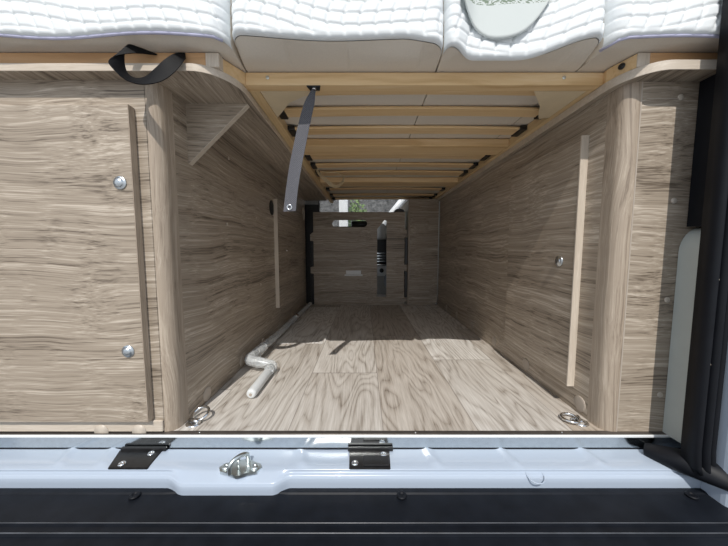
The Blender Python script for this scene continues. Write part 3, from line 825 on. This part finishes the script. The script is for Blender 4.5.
# ------------------------------------------------------------------ sill hardware
def sill_plate(label, pts, screws, flap):
    t = thing('hinge_plate', label, 'plate', (pts[0][0], pts[0][1], -.037), 'black plates on the white sill')
    mb = MB()
    (xa, ya), (xb, yb), (xc, yc), (xd, yd) = pts  # far left, far right, near right, near left
    zt, z0 = -.0335, -.0425
    A = [V((xa, ya, zt)), V((xb, yb, zt)), V((xc, yc, zt-.004)), V((xd, yd, zt-.004))]
    B = [V((xa, ya, -.0385)), V((xb, yb, -.0385)), V((xc, yc, z0)), V((xd, yd, z0))]
    va = [mb.bm.verts.new(p) for p in A]; vb = [mb.bm.verts.new(p) for p in B]
    mb.bm.faces.new(va); mb.bm.faces.new(vb[::-1])
    for i in range(4): mb.bm.faces.new((va[i], vb[i], vb[(i+1) % 4], va[(i+1) % 4]))
    bmesh.ops.bevel(mb.bm, geom=mb.bm.edges[:], offset=.0012, segments=2, affect='EDGES')
    mb.build('plate', BLKP, t)
    for x, y in screws:
        u = (ya-y)/(ya-yd); z = zt-.004*u
        MB().lathe((x, y, z), (0, -.05, 1), [(.0085, 0), (.0085, .0012), (.006, .0028), (.003, .003), (.0028, .0015), (0, .0015)], 18).build('screw', CHROME, t)
    (fx0, fx1, fy) = flap
    MB().box(fx0, fx1, fy-.004, fy+.004, -.0355, -.0270, .0015, 2).build('hinge_bar', BLKP, t)
    return t
sill_plate('black slanted plate with two screws on the left of the sill', [(-.606, .681), (-.500, .681), (-.497, .626), (-.588, .626)], [(-.565, .638), (-.520, .670)], (-.602, -.490, .6815))
sp2 = sill_plate('black square plate with hinge bar in the middle of the sill', [(-.036, .681), (.063, .681), (.061, .626), (-.034, .626)], [(-.021, .640), (.047, .667)], (-.040, .072, .6815))
MB().box(-.002, .0585, .629, .660, -.0370, -.0325, .0015, 2).build('raised_pad', BLKP, sp2)
for x in (.018, .040):
    MB().box(x, x+.0015, .630, .648, -.0325, -.0310).build('pad_rib', BLKP, sp2)

# lock striker: diamond base with two bolt ears and an upright loop
sk = thing('lock_striker', 'shiny zinc lock striker bolted to the middle of the sill bulge', 'striker', (-.285, .622, -.045))
base = [(-.334, .630), (-.327, .642), (-.312, .648), (-.296, .655), (-.272, .655), (-.258, .648), (-.243, .642), (-.236, .630), (-.243, .617), (-.262, .613), (-.275, .607), (-.285, .604), (-.293, .607), (-.308, .613), (-.327, .618)]
MB().prism(base, [], (0, 0, -.0455), (1, 0, 0), (0, 1, 0), .0065).build('base_plate', ZINC, sk)
for x in (-.318, -.252):
    MB().lathe((x, .630, -.039), (0, 0, 1), [(.0095, 0), (.0095, .0025), (.0065, .0045), (.003, .0045), (.003, .002), (0, .002)], 18).build('bolt', ZINC, sk)
MB().tube([(-.300, .609, -.040), (-.300, .609, -.024), (-.297, .612, -.015), (-.290, .620, -.010), (-.281, .632, -.010), (-.275, .641, -.015), (-.273, .645, -.024), (-.273, .645, -.040)], .0048, 12, sub=4).build('striker_loop', ZINC, sk)
MB().tube([(-.2865, .6245, -.040), (-.2865, .6245, -.016)], .0035, 12).build('striker_pin', ZINC, sk)

# ------------------------------------------------------------------ light, sky, camera
sun = bpy.data.lights.new('sun', 'SUN'); sun.energy = 4.2; sun.angle = math.radians(.55); sun.color = (1, .955, .89)
so_ = bpy.data.objects.new('sun', sun); COL.objects.link(so_)
so_.rotation_euler = V((.11, 1, -1.16)).to_track_quat('-Z', 'Y').to_euler(); so_.location = (0, -3, 4)
w = bpy.data.worlds.new('sky'); S.world = w; w.use_nodes = True
nt = w.node_tree; nt.nodes.clear()
out = nd(nt, 'ShaderNodeOutputWorld'); bg = nd(nt, 'ShaderNodeBackground', Strength=1.0)
tc = nd(nt, 'ShaderNodeTexCoord'); sx = nd(nt, 'ShaderNodeSeparateXYZ'); L(nt, tc.outputs['Generated'], sx.inputs[0])
c = ramp(nt, sx.outputs[2], [(0, (.86, .92, 1.0, 1)), (.25, (.72, .85, 1.0, 1)), (1, (.42, .62, .95, 1))])
n = nd(nt, 'ShaderNodeTexNoise', Scale=2.2, Detail=6.0, Roughness=.6); L(nt, tc.outputs['Generated'], n.inputs['Vector'])
cl = ramp(nt, n.outputs[0], [(.46, (0, 0, 0, 1)), (.62, (1, 1, 1, 1))])
L(nt, mixc(nt, cl, c, (1.15, 1.15, 1.15, 1)), bg.inputs['Color']); L(nt, bg.outputs[0], out.inputs[0])

cam = bpy.data.cameras.new('camera'); co = bpy.data.objects.new('camera', cam); COL.objects.link(co)
co.location = (0, 0, .463); co.rotation_euler = (PI/2-math.atan(24/290), 0, 0)
cam.sensor_width = 36; cam.lens = 36*290/728; cam.clip_start = .01
S.camera = co
S.view_settings.view_transform = 'Standard'; S.view_settings.look = 'None'
S.view_settings.exposure = -0.32; S.view_settings.gamma = 1; S.view_settings.use_curve_mapping = False
S.cycles.max_bounces = 12; S.cycles.diffuse_bounces = 8; S.cycles.transparent_max_bounces = 16
